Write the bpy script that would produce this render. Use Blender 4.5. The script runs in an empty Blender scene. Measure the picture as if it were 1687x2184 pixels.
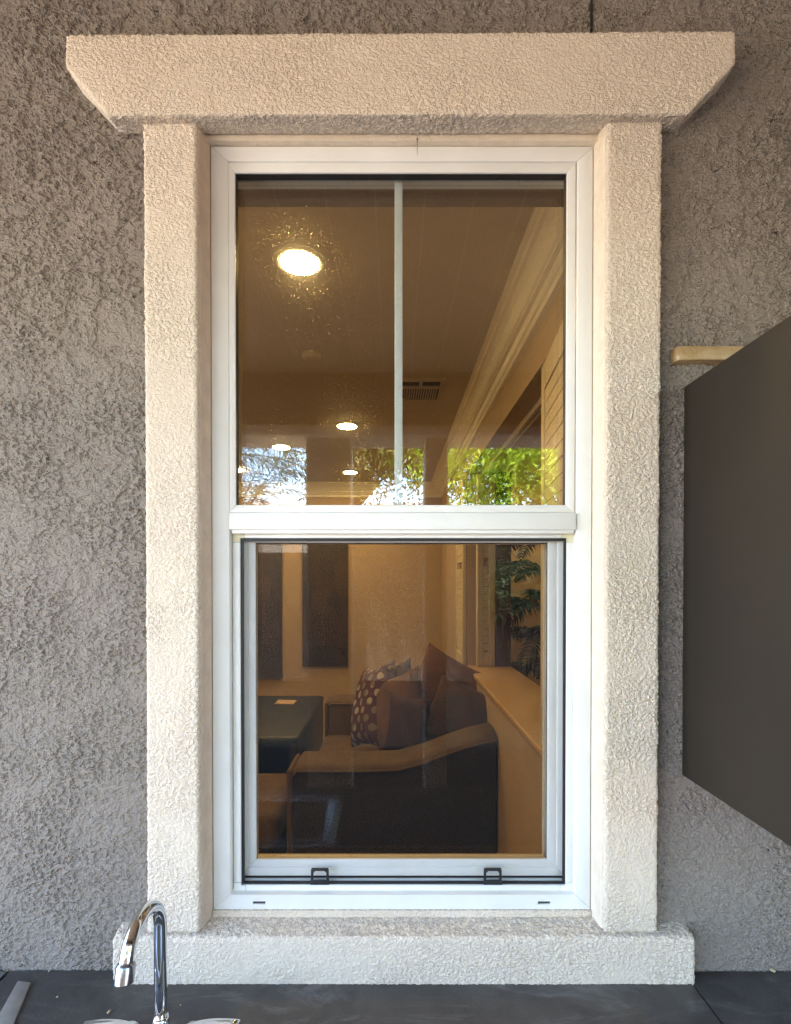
import bpy, bmesh, math, random
import numpy as np
from mathutils import Vector, Matrix

random.seed(7)
rng = np.random.default_rng(7)
S = bpy.context.scene
COL = S.collection
R = math.radians

# ------------------------------------------------------------------ camera
F = 1100.0                       # focal length in units of a 1687-wide frame
EYE = 1.64
PITCH = R(0.6)
XP, YP = 838.0, 1245.0 + 1100.0 * math.tan(R(0.6))
cam = bpy.data.objects.new('camera', bpy.data.cameras.new('camera'))
COL.objects.link(cam)
cam.location = (0, 0, EYE)
cam.rotation_euler = (R(90) - PITCH, 0, 0)
cam.data.sensor_fit = 'HORIZONTAL'
cam.data.sensor_width = 36.0
cam.data.lens = 36.0 * F / 1687.0
# HORIZONTAL fit: shift is in units of the frame width
cam.data.shift_x = (843.5 - XP) / 1687.0
cam.data.shift_y = (YP - 1092.0) / 1687.0
cam.data.clip_start = 0.02
cam.data.clip_end = 300
S.camera = cam

# ------------------------------------------------------------------ world, sun, exposure
SUN_EL, SUN_AZ = R(58), R(-22)    # sun behind the house, above the roof, a little to the left
w = bpy.data.worlds.new('World'); S.world = w
w.use_nodes = True
nt = w.node_tree
sky = nt.nodes.new('ShaderNodeTexSky'); sky.sky_type = 'NISHITA'; sky.sun_disc = False
sky.sun_elevation = SUN_EL; sky.sun_rotation = SUN_AZ
sky.air_density = 1.0; sky.dust_density = 1.2; sky.ozone_density = 1.0
bg = nt.nodes['Background']; bg.inputs['Strength'].default_value = 0.15
nt.links.new(sky.outputs[0], bg.inputs[0])
sun = bpy.data.objects.new('sun', bpy.data.lights.new('sun', 'SUN')); COL.objects.link(sun)
sun.data.energy = 2.1; sun.data.angle = R(0.5); sun.data.color = (1.0, 0.95, 0.87)
sd = Vector((math.sin(SUN_AZ) * math.cos(SUN_EL), math.cos(SUN_AZ) * math.cos(SUN_EL), math.sin(SUN_EL)))
sun.rotation_euler = sd.to_track_quat('Z', 'Y').to_euler()
vs = S.view_settings
S.display_settings.display_device = 'sRGB'
vs.view_transform = 'Standard'; vs.look = 'None'; vs.gamma = 1; vs.use_curve_mapping = False
vs.exposure = 4.2

S.render.engine = 'CYCLES'
cy = S.cycles
cy.use_denoising = True
cy.use_adaptive_sampling = False
try:
    cy.denoiser = 'OPENIMAGEDENOISE'; cy.denoising_input_passes = 'RGB_ALBEDO_NORMAL'; cy.denoising_prefilter = 'NONE'
except Exception:
    pass
cy.use_guiding = True; cy.guiding_training_samples = 64
cy.max_bounces = 14; cy.diffuse_bounces = 5; cy.glossy_bounces = 5; cy.transmission_bounces = 6
cy.transparent_max_bounces = 40
cy.sample_clamp_indirect = 1.0; cy.blur_glossy = 1.0
cy.caustics_reflective = False; cy.caustics_refractive = False

# ------------------------------------------------------------------ picture point -> place
def ray(x, y):
    u = (x - XP) / F; v = (YP - y) / F
    c, s = math.cos(PITCH), math.sin(PITCH)
    return Vector((u, c + v * s, v * c - s))
def atY(x, y, Y):
    d = ray(x, y); t = Y / d.y
    return Vector((d.x * t, Y, EYE + d.z * t))
def atZ(x, y, z):
    d = ray(x, y); t = (z - EYE) / d.z
    return Vector((d.x * t, d.y * t, z))
def atX(x, y, X):
    d = ray(x, y); t = X / d.x
    return Vector((X, d.y * t, EYE + d.z * t))
def X_(x, Y, y=1125): return atY(x, y, Y).x
def Z_(y, Y): return atY(838, y, Y).z

# ------------------------------------------------------------------ materials
class NB:
    def __init__(s, name):
        s.m = bpy.data.materials.new(name); s.m.use_nodes = True
        s.t = s.m.node_tree; s.N = s.t.nodes; s.L = s.t.links
        s.p = s.N['Principled BSDF']; s.out = s.N['Material Output']
        s._co = None
    def co(s):
        if s._co is None:
            s._co = s.N.new('ShaderNodeTexCoord').outputs['Object']
        return s._co
    def node(s, typ, **kw):
        n = s.N.new(typ)
        for k, v in kw.items(): setattr(n, k, v)
        return n
    def link(s, a, b): s.L.new(a, b)
    def setin(s, sock, v):
        if hasattr(v, 'is_output'): s.L.new(v, sock)
        else: sock.default_value = v
    def mapping(s, scale=(1, 1, 1), rot=(0, 0, 0), loc=(0, 0, 0)):
        n = s.node('ShaderNodeMapping'); s.link(s.co(), n.inputs[0])
        n.inputs['Scale'].default_value = scale; n.inputs['Rotation'].default_value = rot; n.inputs['Location'].default_value = loc
        return n.outputs[0]
    def noise(s, scale, detail=3, rough=.55, dist=0, vec=None):
        n = s.node('ShaderNodeTexNoise'); s.link(vec or s.co(), n.inputs['Vector'])
        n.inputs['Scale'].default_value = scale; n.inputs['Detail'].default_value = detail
        n.inputs['Roughness'].default_value = rough; n.inputs['Distortion'].default_value = dist
        return n.outputs[0]
    def voro(s, scale, feature='F1', out='Distance', vec=None, rnd=1.0):
        n = s.node('ShaderNodeTexVoronoi', feature=feature); s.link(vec or s.co(), n.inputs['Vector'])
        n.inputs['Scale'].default_value = scale; n.inputs['Randomness'].default_value = rnd
        return n.outputs[out]
    def math(s, op, a, b=0.0, c=None, clamp=False):
        n = s.node('ShaderNodeMath', operation=op, use_clamp=clamp)
        s.setin(n.inputs[0], a); s.setin(n.inputs[1], b)
        if c is not None: s.setin(n.inputs[2], c)
        return n.outputs[0]
    def ramp(s, v, lo, hi, a=0.0, b=1.0, smooth=True):
        n = s.node('ShaderNodeMapRange', interpolation_type='SMOOTHSTEP' if smooth else 'LINEAR')
        s.setin(n.inputs[0], v); n.inputs[1].default_value = lo; n.inputs[2].default_value = hi
        n.inputs[3].default_value = a; n.inputs[4].default_value = b
        return n.outputs[0]
    def mixc(s, f, a, b):
        n = s.node('ShaderNodeMix', data_type='RGBA')
        s.setin(n.inputs[0], f)
        for i, v in ((6, a), (7, b)):
            if isinstance(v, tuple): n.inputs[i].default_value = (*v[:3], 1)
            else: s.link(v, n.inputs[i])
        return n.outputs[2]
    def color(s, v):
        if isinstance(v, tuple): s.p.inputs['Base Color'].default_value = (*v[:3], 1)
        else: s.link(v, s.p.inputs['Base Color'])
    def bump(s, h, dist=.002, strength=1.0):
        n = s.node('ShaderNodeBump'); s.link(h, n.inputs['Height'])
        n.inputs['Distance'].default_value = dist; n.inputs['Strength'].default_value = strength
        s.link(n.outputs[0], s.p.inputs['Normal'])

def simple(name, c1, c2=None, scale=6, rough=.5, metal=0., bump=0., bscale=200, spec=.5, detail=4, stretch=(1, 1, 1)):
    b = NB(name)
    if c2 is not None:
        b.color(b.mixc(b.ramp(b.noise(scale, detail, .6, .3, vec=b.mapping(stretch)), .3, .7), c1, c2))
    else:
        b.color(c1)
    b.p.inputs['Roughness'].default_value = rough; b.p.inputs['Metallic'].default_value = metal
    b.p.inputs['Specular IOR Level'].default_value = spec
    if bump: b.bump(b.noise(bscale, 3, .6), bump)
    return b.m

def stucco(name, c1, c2, amp, big, small, dirt=None, edge=.05, lips=1.0, fine_amp=.2):
    """Lace stucco: trowelled plates with ragged edges over a finer sandy coat, as true relief."""
    b = NB(name)
    v = b.mapping((1, 1, 1.25), rot=(0, R(14), 0))
    low = b.noise(5.5, 3, .55)
    n1 = b.noise(big, 4, .58, .25, v)
    n2 = b.noise(small, 2.5, .55, .15, v)
    n3 = b.noise(small * 2.1, 2, .55, .1, v)
    n1 = b.math('ADD', n1, b.math('MULTIPLY', b.math('SUBTRACT', low, .5), .22))
    sx0 = b.node('ShaderNodeSeparateXYZ'); b.link(b.co(), sx0.inputs[0])
    coarse = b.math('MULTIPLY', b.ramp(sx0.outputs['Z'], 1.0, 2.5, .35, 1.0), lips)
    plate = b.math('ADD', b.ramp(n1, .47, .47 + edge), b.math('MULTIPLY', b.ramp(n1, .58, .58 + edge), .8))
    lumps = b.ramp(n2, .43, .56)
    h = b.math('MULTIPLY', plate, b.math('MULTIPLY', coarse, .40))
    h = b.math('ADD', h, b.math('MULTIPLY', lumps, b.ramp(low, .38, .62, .22, .60)))
    h = b.math('ADD', h, b.math('MULTIPLY', b.ramp(n3, .36, .66), fine_amp))
    d = b.node('ShaderNodeDisplacement'); b.link(h, d.inputs['Height'])
    d.inputs['Midlevel'].default_value = .55; d.inputs['Scale'].default_value = amp
    b.link(d.outputs[0], b.out.inputs['Displacement'])
    b.m.displacement_method = 'BOTH'
    c = b.mixc(b.ramp(b.noise(3.5, 4, .6), .3, .7), c1, c2)
    c = b.mixc(b.ramp(b.noise(160, 2, .5), .35, .75, 0, .35), c, tuple(x * .78 for x in c1))
    c = b.mixc(b.ramp(b.noise(1.6, 4, .6), .48, .72, 0, .5), c, tuple(x * .84 for x in c1))
    c = b.mixc(b.ramp(b.noise(1, 3, .6, vec=b.mapping((26, 1, 1.1))), .56, .74, 0, .30), c, (c1[0] * .74, c1[1] * .71, c1[2] * .66))
    if dirt is not None:       # dust caught in the hollows of upward faces
        g = b.node('ShaderNodeNewGeometry')
        sx = b.node('ShaderNodeSeparateXYZ'); b.link(g.outputs['True Normal'], sx.inputs[0])
        up = b.ramp(b.math('ABSOLUTE', sx.outputs['Z']), .6, .9)
        f = b.math('MULTIPLY', up, b.ramp(b.noise(130, 3, .6, .5), .40, .58))
        c = b.mixc(f, c, dirt)
    b.color(c)
    b.p.inputs['Roughness'].default_value = .9; b.p.inputs['Specular IOR Level'].default_value = .2
    return b.m

M = {}
M['wall'] = stucco('grey_brown_stucco', (.280, .244, .213), (.250, .219, .193), .0066, 21, 80, edge=.03, lips=1.2, fine_amp=.12)
M['trim'] = stucco('cream_stucco', (.765, .665, .555), (.715, .615, .505), .0032, 50, 140, dirt=(.50, .43, .37), edge=.08, lips=.35)
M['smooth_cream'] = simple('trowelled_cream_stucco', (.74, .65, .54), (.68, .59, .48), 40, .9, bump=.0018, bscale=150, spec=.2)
M['smooth_shaded'] = simple('shaded_cream_stucco', (.66, .53, .43), (.58, .46, .37), 30, .9, bump=.0018, bscale=150, spec=.2)  # cream darkened towards pink, painting shade on the left return
M['vinyl'] = simple('white_vinyl', (.81, .81, .795), (.765, .76, .735), 7, .38, bump=.0001, bscale=500)
M['vinyl_grey'] = simple('aged_vinyl', (.78, .78, .77), (.73, .73, .72), 9, .45)
M['corner'] = simple('cream_plastic_corner', (.66, .61, .42), (.6, .56, .40), 30, .45)
M['black'] = simple('black_rubber', (.012, .013, .016), None, rough=.5)
M['hole'] = simple('slot_interior', (.012, .012, .012), (.02, .018, .016), 60, .8)
M['muntin'] = simple('pale_muntin', (.66, .70, .69), (.62, .66, .66), 10, .4)
M['chrome'] = simple('chrome', (.72, .74, .77), (.66, .68, .72), 25, .06, metal=1.0)
M['aerator'] = simple('dull_chrome', (.45, .47, .52), (.38, .40, .45), 60, .22, metal=1.0)
M['steel'] = simple('brushed_steel', (.45, .48, .50), (.40, .43, .45), 20, .38, metal=1.0, stretch=(1, 30, 1))
M['panel'] = simple('dark_brown_panel', (.033, .026, .0195), (.029, .023, .0175), 4, .6, spec=.2, bump=.0002, bscale=350)
M['door'] = simple('dark_brown_door', (.037, .032, .028), (.031, .028, .025), 5, .5, spec=.35)
M['strip'] = simple('greyish_tan_strip', (.27, .25, .22), (.22, .205, .185), 60, .7)
M['crumb'] = simple('tan_crumb', (.55, .43, .27), (.4, .3, .18), 300, .8)
M['paint_white'] = simple('cream_gloss_paint', (.88, .84, .77), (.85, .81, .74), 5, .4)
M['ceiling'] = simple('ceiling_paint', (.55, .49, .38), (.52, .46, .355), 3, .85, bump=.0006, bscale=120)
M['roomwall'] = simple('tan_wall_paint', (.48, .355, .24), (.44, .325, .215), 3, .8, bump=.0006, bscale=110)
M['ledge'] = simple('tan_ledge_paint', (.55, .36, .17), (.50, .32, .15), 6, .45)
M['shutter'] = simple('cream_shutter', (.72, .62, .48), (.66, .56, .43), 8, .45, stretch=(6, 6, .6))
M['carpet'] = simple('beige_carpet', (.40, .32, .24), (.30, .24, .18), 60, .95, bump=.004, bscale=160)
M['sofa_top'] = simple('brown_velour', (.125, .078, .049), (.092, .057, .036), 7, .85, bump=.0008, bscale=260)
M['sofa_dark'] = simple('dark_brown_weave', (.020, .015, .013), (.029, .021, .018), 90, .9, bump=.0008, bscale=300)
M['piping'] = simple('brown_piping', (.13, .09, .065), None, rough=.8)
M['cush_tan'] = simple('tan_velvet', (.15, .070, .038), (.115, .054, .030), 10, .85)
M['cush_wine'] = simple('wine_velvet', (.048, .006, .007), (.036, .005, .006), 14, .8)
M['cush_rust'] = simple('rust_cotton', (.125, .046, .022), (.09, .034, .018), 10, .85)
M['cush_plum'] = simple('dark_plum', (.05, .018, .018), (.035, .014, .016), 10, .85)
M['cush_char'] = simple('charcoal_check', (.036, .020, .015), (.075, .022, .018), 5, .85)
M['slate'] = simple('slate_blue_vinyl', (.030, .036, .062), (.024, .029, .05), 8, .45)
M['slate_in'] = simple('black_interior', (.012, .014, .02), None, rough=.5)
M['paper'] = simple('printed_paper', (.62, .52, .42), (.38, .20, .14), 90, .6, detail=1)
M['plant'] = simple('dark_leaf', (.022, .035, .016), (.03, .045, .02), 10, .55)
M['pot'] = simple('brown_pot', (.12, .07, .04), (.09, .05, .03), 10, .5)
M['plank'] = simple('stained_plank', (.38, .285, .19), (.35, .26, .175), 6, .6, stretch=(10, .6, 1))
M['gap'] = simple('pale_backing', (.62, .50, .36), None, rough=.8)
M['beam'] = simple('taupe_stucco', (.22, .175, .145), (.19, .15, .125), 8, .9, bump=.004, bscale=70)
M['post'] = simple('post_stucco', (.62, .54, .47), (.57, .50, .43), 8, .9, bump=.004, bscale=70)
M['concrete'] = simple('patio_concrete', (.40, .37, .33), (.33, .30, .27), 3, .85, bump=.001, bscale=90)
M['gravel'] = simple('desert_gravel', (.50, .40, .28), (.40, .32, .22), 40, .95, bump=.01, bscale=60)
M['grass'] = simple('dark_mulch', (.010, .010, .008), (.015, .013, .010), 30, .95, bump=.02, bscale=90)
M['block'] = simple('slump_block', (.26, .20, .155), (.20, .155, .12), 9, .95, bump=.004, bscale=60)
M['mortar'] = simple('mortar', (.36, .31, .26), None, rough=.95)
M['roofing'] = simple('pale_roof_tile', (.55, .52, .48), (.42, .40, .37), 20, .9)
M['farwall'] = simple('pale_render', (.50, .44, .37), (.46, .40, .33), 3, .9)
M['bark'] = simple('bark', (.13, .095, .07), (.08, .06, .045), 18, .95, bump=.006, bscale=60)
M['lampring'] = simple('white_lamp_ring', (.72, .68, .6), None, rough=.5)
M['grey_metal'] = simple('vent_metal', (.55, .47, .36), (.50, .42, .32), 20, .5)
M['vent_dark'] = simple('duct_interior', (.03, .022, .016), None, rough=.9)

def leaf_mat(name, c1, c2, trans):
    b = NB(name)
    oi = b.noise(2.2, 3, .6)
    c = b.mixc(b.ramp(oi, .35, .65), c1, c2)
    b.color(c); b.p.inputs['Roughness'].default_value = .55
    tr = b.node('ShaderNodeBsdfTranslucent'); b.link(c, tr.inputs[0])
    mx = b.node('ShaderNodeMixShader'); mx.inputs[0].default_value = trans
    b.link(b.p.outputs[0], mx.inputs[1]); b.link(tr.outputs[0], mx.inputs[2]); b.link(mx.outputs[0], b.out.inputs[0])
    return b.m
M['leaf_bright'] = leaf_mat('bright_leaf', (.48, .58, .04), (.30, .42, .03), .45)
M['leaf_olive'] = leaf_mat('olive_leaf', (.26, .27, .05), (.36, .24, .09), .4)
M['leaf_palm'] = leaf_mat('palm_leaf', (.055, .075, .03), (.08, .095, .04), .25)
M['leaf_shrub'] = leaf_mat('shrub_leaf', (.13, .18, .07), (.09, .13, .05), .3)

def emission(name, col, strength):
    b = NB(name)
    e = b.node('ShaderNodeEmission'); e.inputs[0].default_value = (*col, 1); e.inputs[1].default_value = strength
    b.link(e.outputs[0], b.out.inputs[0]); return b.m
LAMP = 14.8
M['lamp'] = emission('warm_lamp_lens', (1.0, .645, .23), LAMP)

def counter_mat():
    b = NB('charcoal_counter')
    base = b.mixc(b.ramp(b.noise(9, 5, .65, .6), .3, .72), (.050, .0455, .0435), (.078, .071, .067))
    sm = b.ramp(b.noise(5, 6, .7, 1.5, vec=b.mapping((1, 2.5, 1))), .50, .72, 0, .75)
    c = b.mixc(sm, base, (.16, .155, .155))
    sp = b.ramp(b.voro(140), .0, .09, 1, 0)
    pick = b.ramp(b.noise(45, 2), .60, .66)
    c = b.mixc(b.math('MULTIPLY', b.math('MULTIPLY', sp, pick), .5), c, (.22, .21, .20))
    b.color(c)
    b.link(b.ramp(b.noise(14, 4), .3, .7, .38, .62), b.p.inputs['Roughness'])
    b.bump(b.noise(220, 3, .6), .0008)
    return b.m
M['counter'] = counter_mat()

def stone_mat():
    b = NB('travertine')
    n = b.noise(14, 6, .68, 1.6, vec=b.mapping((1, 1, 2.2)))
    c = b.mixc(b.ramp(n, .35, .62), (.31, .20, .09), (.42, .31, .17))
    c = b.mixc(b.ramp(b.noise(32, 5, .7, 2), .56, .70, 0, .7), c, (.33, .22, .11))
    b.color(c); b.p.inputs['Roughness'].default_value = .22
    b.bump(b.noise(60, 3), .0012)
    return b.m
M['stone'] = stone_mat()

def dots_mat():
    b = NB('wine_polka_dot')
    s = b.node('ShaderNodeSeparateXYZ'); b.link(b.co(), s.inputs[0])
    def grid(off):
        d = []
        for o in ('X', 'Y'):
            f = b.math('FRACT', b.math('ADD', b.math('MULTIPLY', s.outputs[o], 9.2), off + 20.0))
            q = b.math('SUBTRACT', f, .5); d.append(b.math('MULTIPLY', q, q))
        return b.math('LESS_THAN', b.math('ADD', d[0], d[1]), .048)
    f = b.math('MAXIMUM', grid(0), grid(.5))
    base = b.mixc(b.ramp(b.noise(14, 3), .3, .7), (.085, .010, .018), (.060, .008, .013))
    dot = b.mixc(b.ramp(b.noise(9, 1), .42, .55), (.44, .38, .28), (.20, .15, .11))
    b.color(b.mixc(f, base, dot)); b.p.inputs['Roughness'].default_value = .85
    return b.m
M['dots'] = dots_mat()

def art_mat(name, seedz):
    b = NB(name)
    v = b.mapping((3.2, 1, 2.4), loc=(seedz, 0, seedz * 1.7))
    n = b.node('ShaderNodeTexVoronoi', feature='F1', distance='CHEBYCHEV'); b.link(v, n.inputs['Vector'])
    n.inputs['Scale'].default_value = 2.2
    sx = b.node('ShaderNodeSeparateColor'); b.link(n.outputs['Color'], sx.inputs[0])
    c = b.mixc(b.ramp(sx.outputs[0], .3, .8), (.026, .014, .009), (.044, .023, .013))
    c = b.mixc(b.ramp(sx.outputs[1], .72, .8), c, (.060, .032, .016))
    c = b.mixc(b.ramp(b.noise(30, 3, vec=b.mapping((6, 1, .5))), .45, .65, 0, .5), c, (.05, .042, .038))
    b.color(c); b.p.inputs['Roughness'].default_value = .6
    return b.m
M['head_shade'] = simple('brown_head_shade', (.20, .125, .07), None, rough=.8)  # shade of the unlit window head, put into a brown colour
M['art1'] = art_mat('abstract_canvas', 1.3); M['art2'] = art_mat('abstract_canvas_dark', 4.1)

def glass_mat(name, refl, dust, haze):
    b = NB(name)
    b.N.remove(b.p)
    lw = b.node('ShaderNodeLayerWeight'); lw.inputs[0].default_value = .5
    f = b.math('ADD', b.math('MULTIPLY', b.math('POWER', lw.outputs['Facing'], 5.0), 1 - refl), refl)
    tr = b.node('ShaderNodeBsdfTransparent'); tr.inputs[0].default_value = (.955, .965, .955, 1)
    gl = b.node('ShaderNodeBsdfGlossy'); gl.inputs['Roughness'].default_value = 0.0
    mx = b.node('ShaderNodeMixShader'); b.link(f, mx.inputs[0]); b.link(tr.outputs[0], mx.inputs[1]); b.link(gl.outputs[0], mx.inputs[2])
    last = mx.outputs[0]
    if haze > 0:      # grime that smears what lies behind it
        rf = b.node('ShaderNodeBsdfRefraction'); rf.inputs['IOR'].default_value = 1.06; rf.inputs['Roughness'].default_value = .85
        m2 = b.node('ShaderNodeMixShader')
        hz = b.math('MULTIPLY', b.ramp(b.noise(60, 4, .7), .35, .7, .35, 1.0), haze)
        b.link(hz, m2.inputs[0]); b.link(last, m2.inputs[1]); b.link(rf.outputs[0], m2.inputs[2]); last = m2.outputs[0]
    if dust > 0:      # water spots and specks
        specks = None
        for sc, lo, th in ((105, .15, .655), (230, .21, .60), (460, .28, .575)):
            s1 = b.math('MULTIPLY', b.ramp(b.voro(sc, vec=b.mapping((1, 1, .72))), lo * .55, lo, 1, 0), b.ramp(b.noise(sc * .55, 2, .5), th, th + .03))
            specks = s1 if specks is None else b.math('MAXIMUM', specks, s1)
        run = b.math('MULTIPLY', b.ramp(b.noise(1, 3, .6, vec=b.mapping((140, 1, 2.2))), .66, .74), .25)
        fac = b.math('MULTIPLY', b.math('MAXIMUM', specks, run), dust)
        df = b.node('ShaderNodeBsdfDiffuse'); df.inputs[0].default_value = (.62, .56, .47, 1)
        tl = b.node('ShaderNodeBsdfTranslucent'); tl.inputs[0].default_value = (.8, .72, .6, 1)
        rs = b.node('ShaderNodeBsdfRefraction'); rs.inputs['IOR'].default_value = 1.12; rs.inputs['Roughness'].default_value = .8
        mt = b.node('ShaderNodeMixShader'); mt.inputs[0].default_value = .6
        b.link(tl.outputs[0], mt.inputs[1]); b.link(rs.outputs[0], mt.inputs[2])
        md = b.node('ShaderNodeMixShader'); md.inputs[0].default_value = .7
        b.link(df.outputs[0], md.inputs[1]); b.link(mt.outputs[0], md.inputs[2])
        m3 = b.node('ShaderNodeMixShader'); b.link(fac, m3.inputs[0]); b.link(last, m3.inputs[1]); b.link(md.outputs[0], m3.inputs[2])
        last = m3.outputs[0]
    b.link(last, b.out.inputs[0])
    return b.m
M['glass_dirty'] = glass_mat('dusty_glass', .072, .30, .004)
M['glass'] = glass_mat('clear_glass', .072, .0, .0)
M['glass_low'] = glass_mat('sash_glass', .020, .0, .0)
def mesh_mat():
    b = NB('screen_mesh')
    tr = b.node('ShaderNodeBsdfTransparent')
    df = b.node('ShaderNodeBsdfDiffuse'); df.inputs[0].default_value = (.028, .028, .032, 1)
    mx = b.node('ShaderNodeMixShader'); mx.inputs[0].default_value = .09
    b.link(tr.outputs[0], mx.inputs[1]); b.link(df.outputs[0], mx.inputs[2]); b.link(mx.outputs[0], b.out.inputs[0])
    return b.m
M['screen'] = mesh_mat()

# ------------------------------------------------------------------ geometry helpers
def wloc(o):
    v = Vector((0, 0, 0))
    while o is not None:
        v = v + o.location; o = o.parent
    return v

class MB:
    def __init__(s): s.v = []; s.f = []
    def add(s, vs, fs):
        n = len(s.v); s.v += [tuple(p) for p in vs]; s.f += [tuple(i + n for i in f) for f in fs]; return s
    def box(s, x0, x1, y0, y1, z0, z1):
        vs = [(x, y, z) for z in (z0, z1) for y in (y0, y1) for x in (x0, x1)]
        return s.add(vs, [(0, 2, 3, 1), (4, 5, 7, 6), (0, 1, 5, 4), (2, 6, 7, 3), (0, 4, 6, 2), (1, 3, 7, 5)])
    def prism(s, a, b):
        """two matching polygons (lists of points) bridged and capped"""
        n = len(a)
        s.add(list(a) + list(b), [tuple(range(n))[::-1], tuple(range(n, 2 * n))] + [(i, (i + 1) % n, n + (i + 1) % n, n + i) for i in range(n)])
        return s
    def tube(s, path, rad, seg=12, caps=True):
        path = [Vector(p) for p in path]; n = len(path)
        rads = rad if isinstance(rad, (list, tuple)) else [rad] * n
        rings = []; ref = None
        for i, p in enumerate(path):
            t = (path[min(i + 1, n - 1)] - path[max(i - 1, 0)]).normalized()
            if ref is None:
                ref = Vector((1, 0, 0)) if abs(t.x) < .9 else Vector((0, 1, 0))
            u = (ref - t * ref.dot(t)).normalized(); ref = u; q = t.cross(u)
            rings.append([p + (u * math.cos(a) + q * math.sin(a)) * rads[i] for a in [2 * math.pi * k / seg for k in range(seg)]])
        vs = [q for r in rings for q in r]; fs = []
        for i in range(n - 1):
            for k in range(seg):
                fs.append((i * seg + k, i * seg + (k + 1) % seg, (i + 1) * seg + (k + 1) % seg, (i + 1) * seg + k))
        if caps:
            fs.append(tuple(range(seg))[::-1]); fs.append(tuple((n - 1) * seg + k for k in range(seg)))
        return s.add(vs, fs)
    def lathe(s, prof, c, seg=32, axis='Z'):
        vs = []; fs = []; n = len(prof)
        for r, h in prof:
            for k in range(seg):
                a = 2 * math.pi * k / seg
                vs.append((c[0] + r * math.cos(a), c[1] + r * math.sin(a), c[2] + h))
        for i in range(n - 1):
            for k in range(seg):
                fs.append((i * seg + k, i * seg + (k + 1) % seg, (i + 1) * seg + (k + 1) % seg, (i + 1) * seg + k))
        fs.append(tuple(range(seg))[::-1]); fs.append(tuple((n - 1) * seg + k for k in range(seg)))
        return s.add(vs, fs)
    def ring(s, o, i, y0, y1):
        """four mitred members between outer and inner rectangles (x0,x1,z0,z1), from depth y0 to y1"""
        (a0, a1, c0, c1), (b0, b1, d0, d1) = o, i
        for q in ([(a0, c0), (a1, c0), (b1, d0), (b0, d0)], [(a1, c0), (a1, c1), (b1, d1), (b1, d0)],
                  [(a1, c1), (a0, c1), (b0, d1), (b1, d1)], [(a0, c1), (a0, c0), (b0, d0), (b0, d1)]):
            s.prism([(x, y0, z) for x, z in q], [(x, y1, z) for x, z in q])
        return s
    def build(s, name, mat, parent=None, bevel=0, smooth=False, seg=2, remesh=0, sub=0):
        off = wloc(parent) if parent is not None else Vector((0, 0, 0))
        me = bpy.data.meshes.new(name)
        me.from_pydata([(x - off.x, y - off.y, z - off.z) for x, y, z in s.v], [], s.f)
        bm = bmesh.new(); bm.from_mesh(me)
        bmesh.ops.recalc_face_normals(bm, faces=bm.faces)
        if bevel:
            es = [e for e in bm.edges if e.is_manifold and e.calc_face_angle(0) > R(25)]
            bmesh.ops.bevel(bm, geom=es, offset=bevel, segments=seg, profile=.5, affect='EDGES', clamp_overlap=True)
        bm.to_mesh(me); bm.free()
        o = bpy.data.objects.new(name, me)
        COL.objects.link(o)
        if parent is not None: o.parent = parent
        if remesh:
            md = o.modifiers.new('r', 'REMESH'); md.mode = 'VOXEL'; md.voxel_size = remesh; md.use_smooth_shade = True
            dg = bpy.context.evaluated_depsgraph_get()
            nm = bpy.data.meshes.new_from_object(o.evaluated_get(dg))
            o.modifiers.clear(); o.data = nm; nm.name = name; me = nm
            smooth = True
        me.materials.clear(); me.materials.append(mat)
        if sub:
            md = o.modifiers.new('s', 'SUBSURF'); md.levels = sub; md.render_levels = sub; smooth = True
        if smooth:
            me.polygons.foreach_set('use_smooth', [True] * len(me.polygons))
        elif bevel:
            me.polygons.foreach_set('use_smooth', [True] * len(me.polygons))
            try: me.set_sharp_from_angle(angle=R(50))
            except Exception: pass
        return o

def tag(o, label=None, cat=None, group=None, kind=None):
    if label: o['label'] = label
    if cat: o['category'] = cat
    if group: o['group'] = group
    if kind: o['kind'] = kind
    return o
def thing(name, label, cat, loc=(0, 0, 0), group=None):
    o = bpy.data.objects.new(name, None); COL.objects.link(o); o.location = loc; o.empty_display_size = .05
    return tag(o, label, cat, group)
def copy_tree(o, parent=None):
    c = o.copy(); COL.objects.link(c); c.parent = parent
    for ch in o.children: copy_tree(ch, c)
    return c
def box(name, mat, parent, x0, x1, y0, y1, z0, z1, bevel=0):
    return MB().box(x0, x1, y0, y1, z0, z1).build(name, mat, parent, bevel)

# ------------------------------------------------------------------ main planes
Y_WALL, Y_SIDE, Y_HEAD, Y_SILL, Y_FR = .995, .967, .9455, .959, 1.012
Z_CNT = EYE - .751

# frame rectangle
FX0, FX1 = X_(452, Y_FR), X_(1262, Y_FR)
FZ0, FZ1 = Z_(1939, Y_FR), Z_(312, Y_FR)

# ------------------------------------------------------------------ ground, patio, roof
g = MB().box(-60, 60, -80, 20, -.30, -.02).build('ground', M['gravel']); tag(g, kind='structure')
p = MB().box(-5, 5, -1.3, .99, -.015, 0).build('patio_floor', M['concrete']); tag(p, kind='structure')
lw_ = MB().box(-2.9, 3.3, -6.5, -1.32, -.019, -.004).build('planting_bed', M['grass']); tag(lw_, kind='structure')

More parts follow.
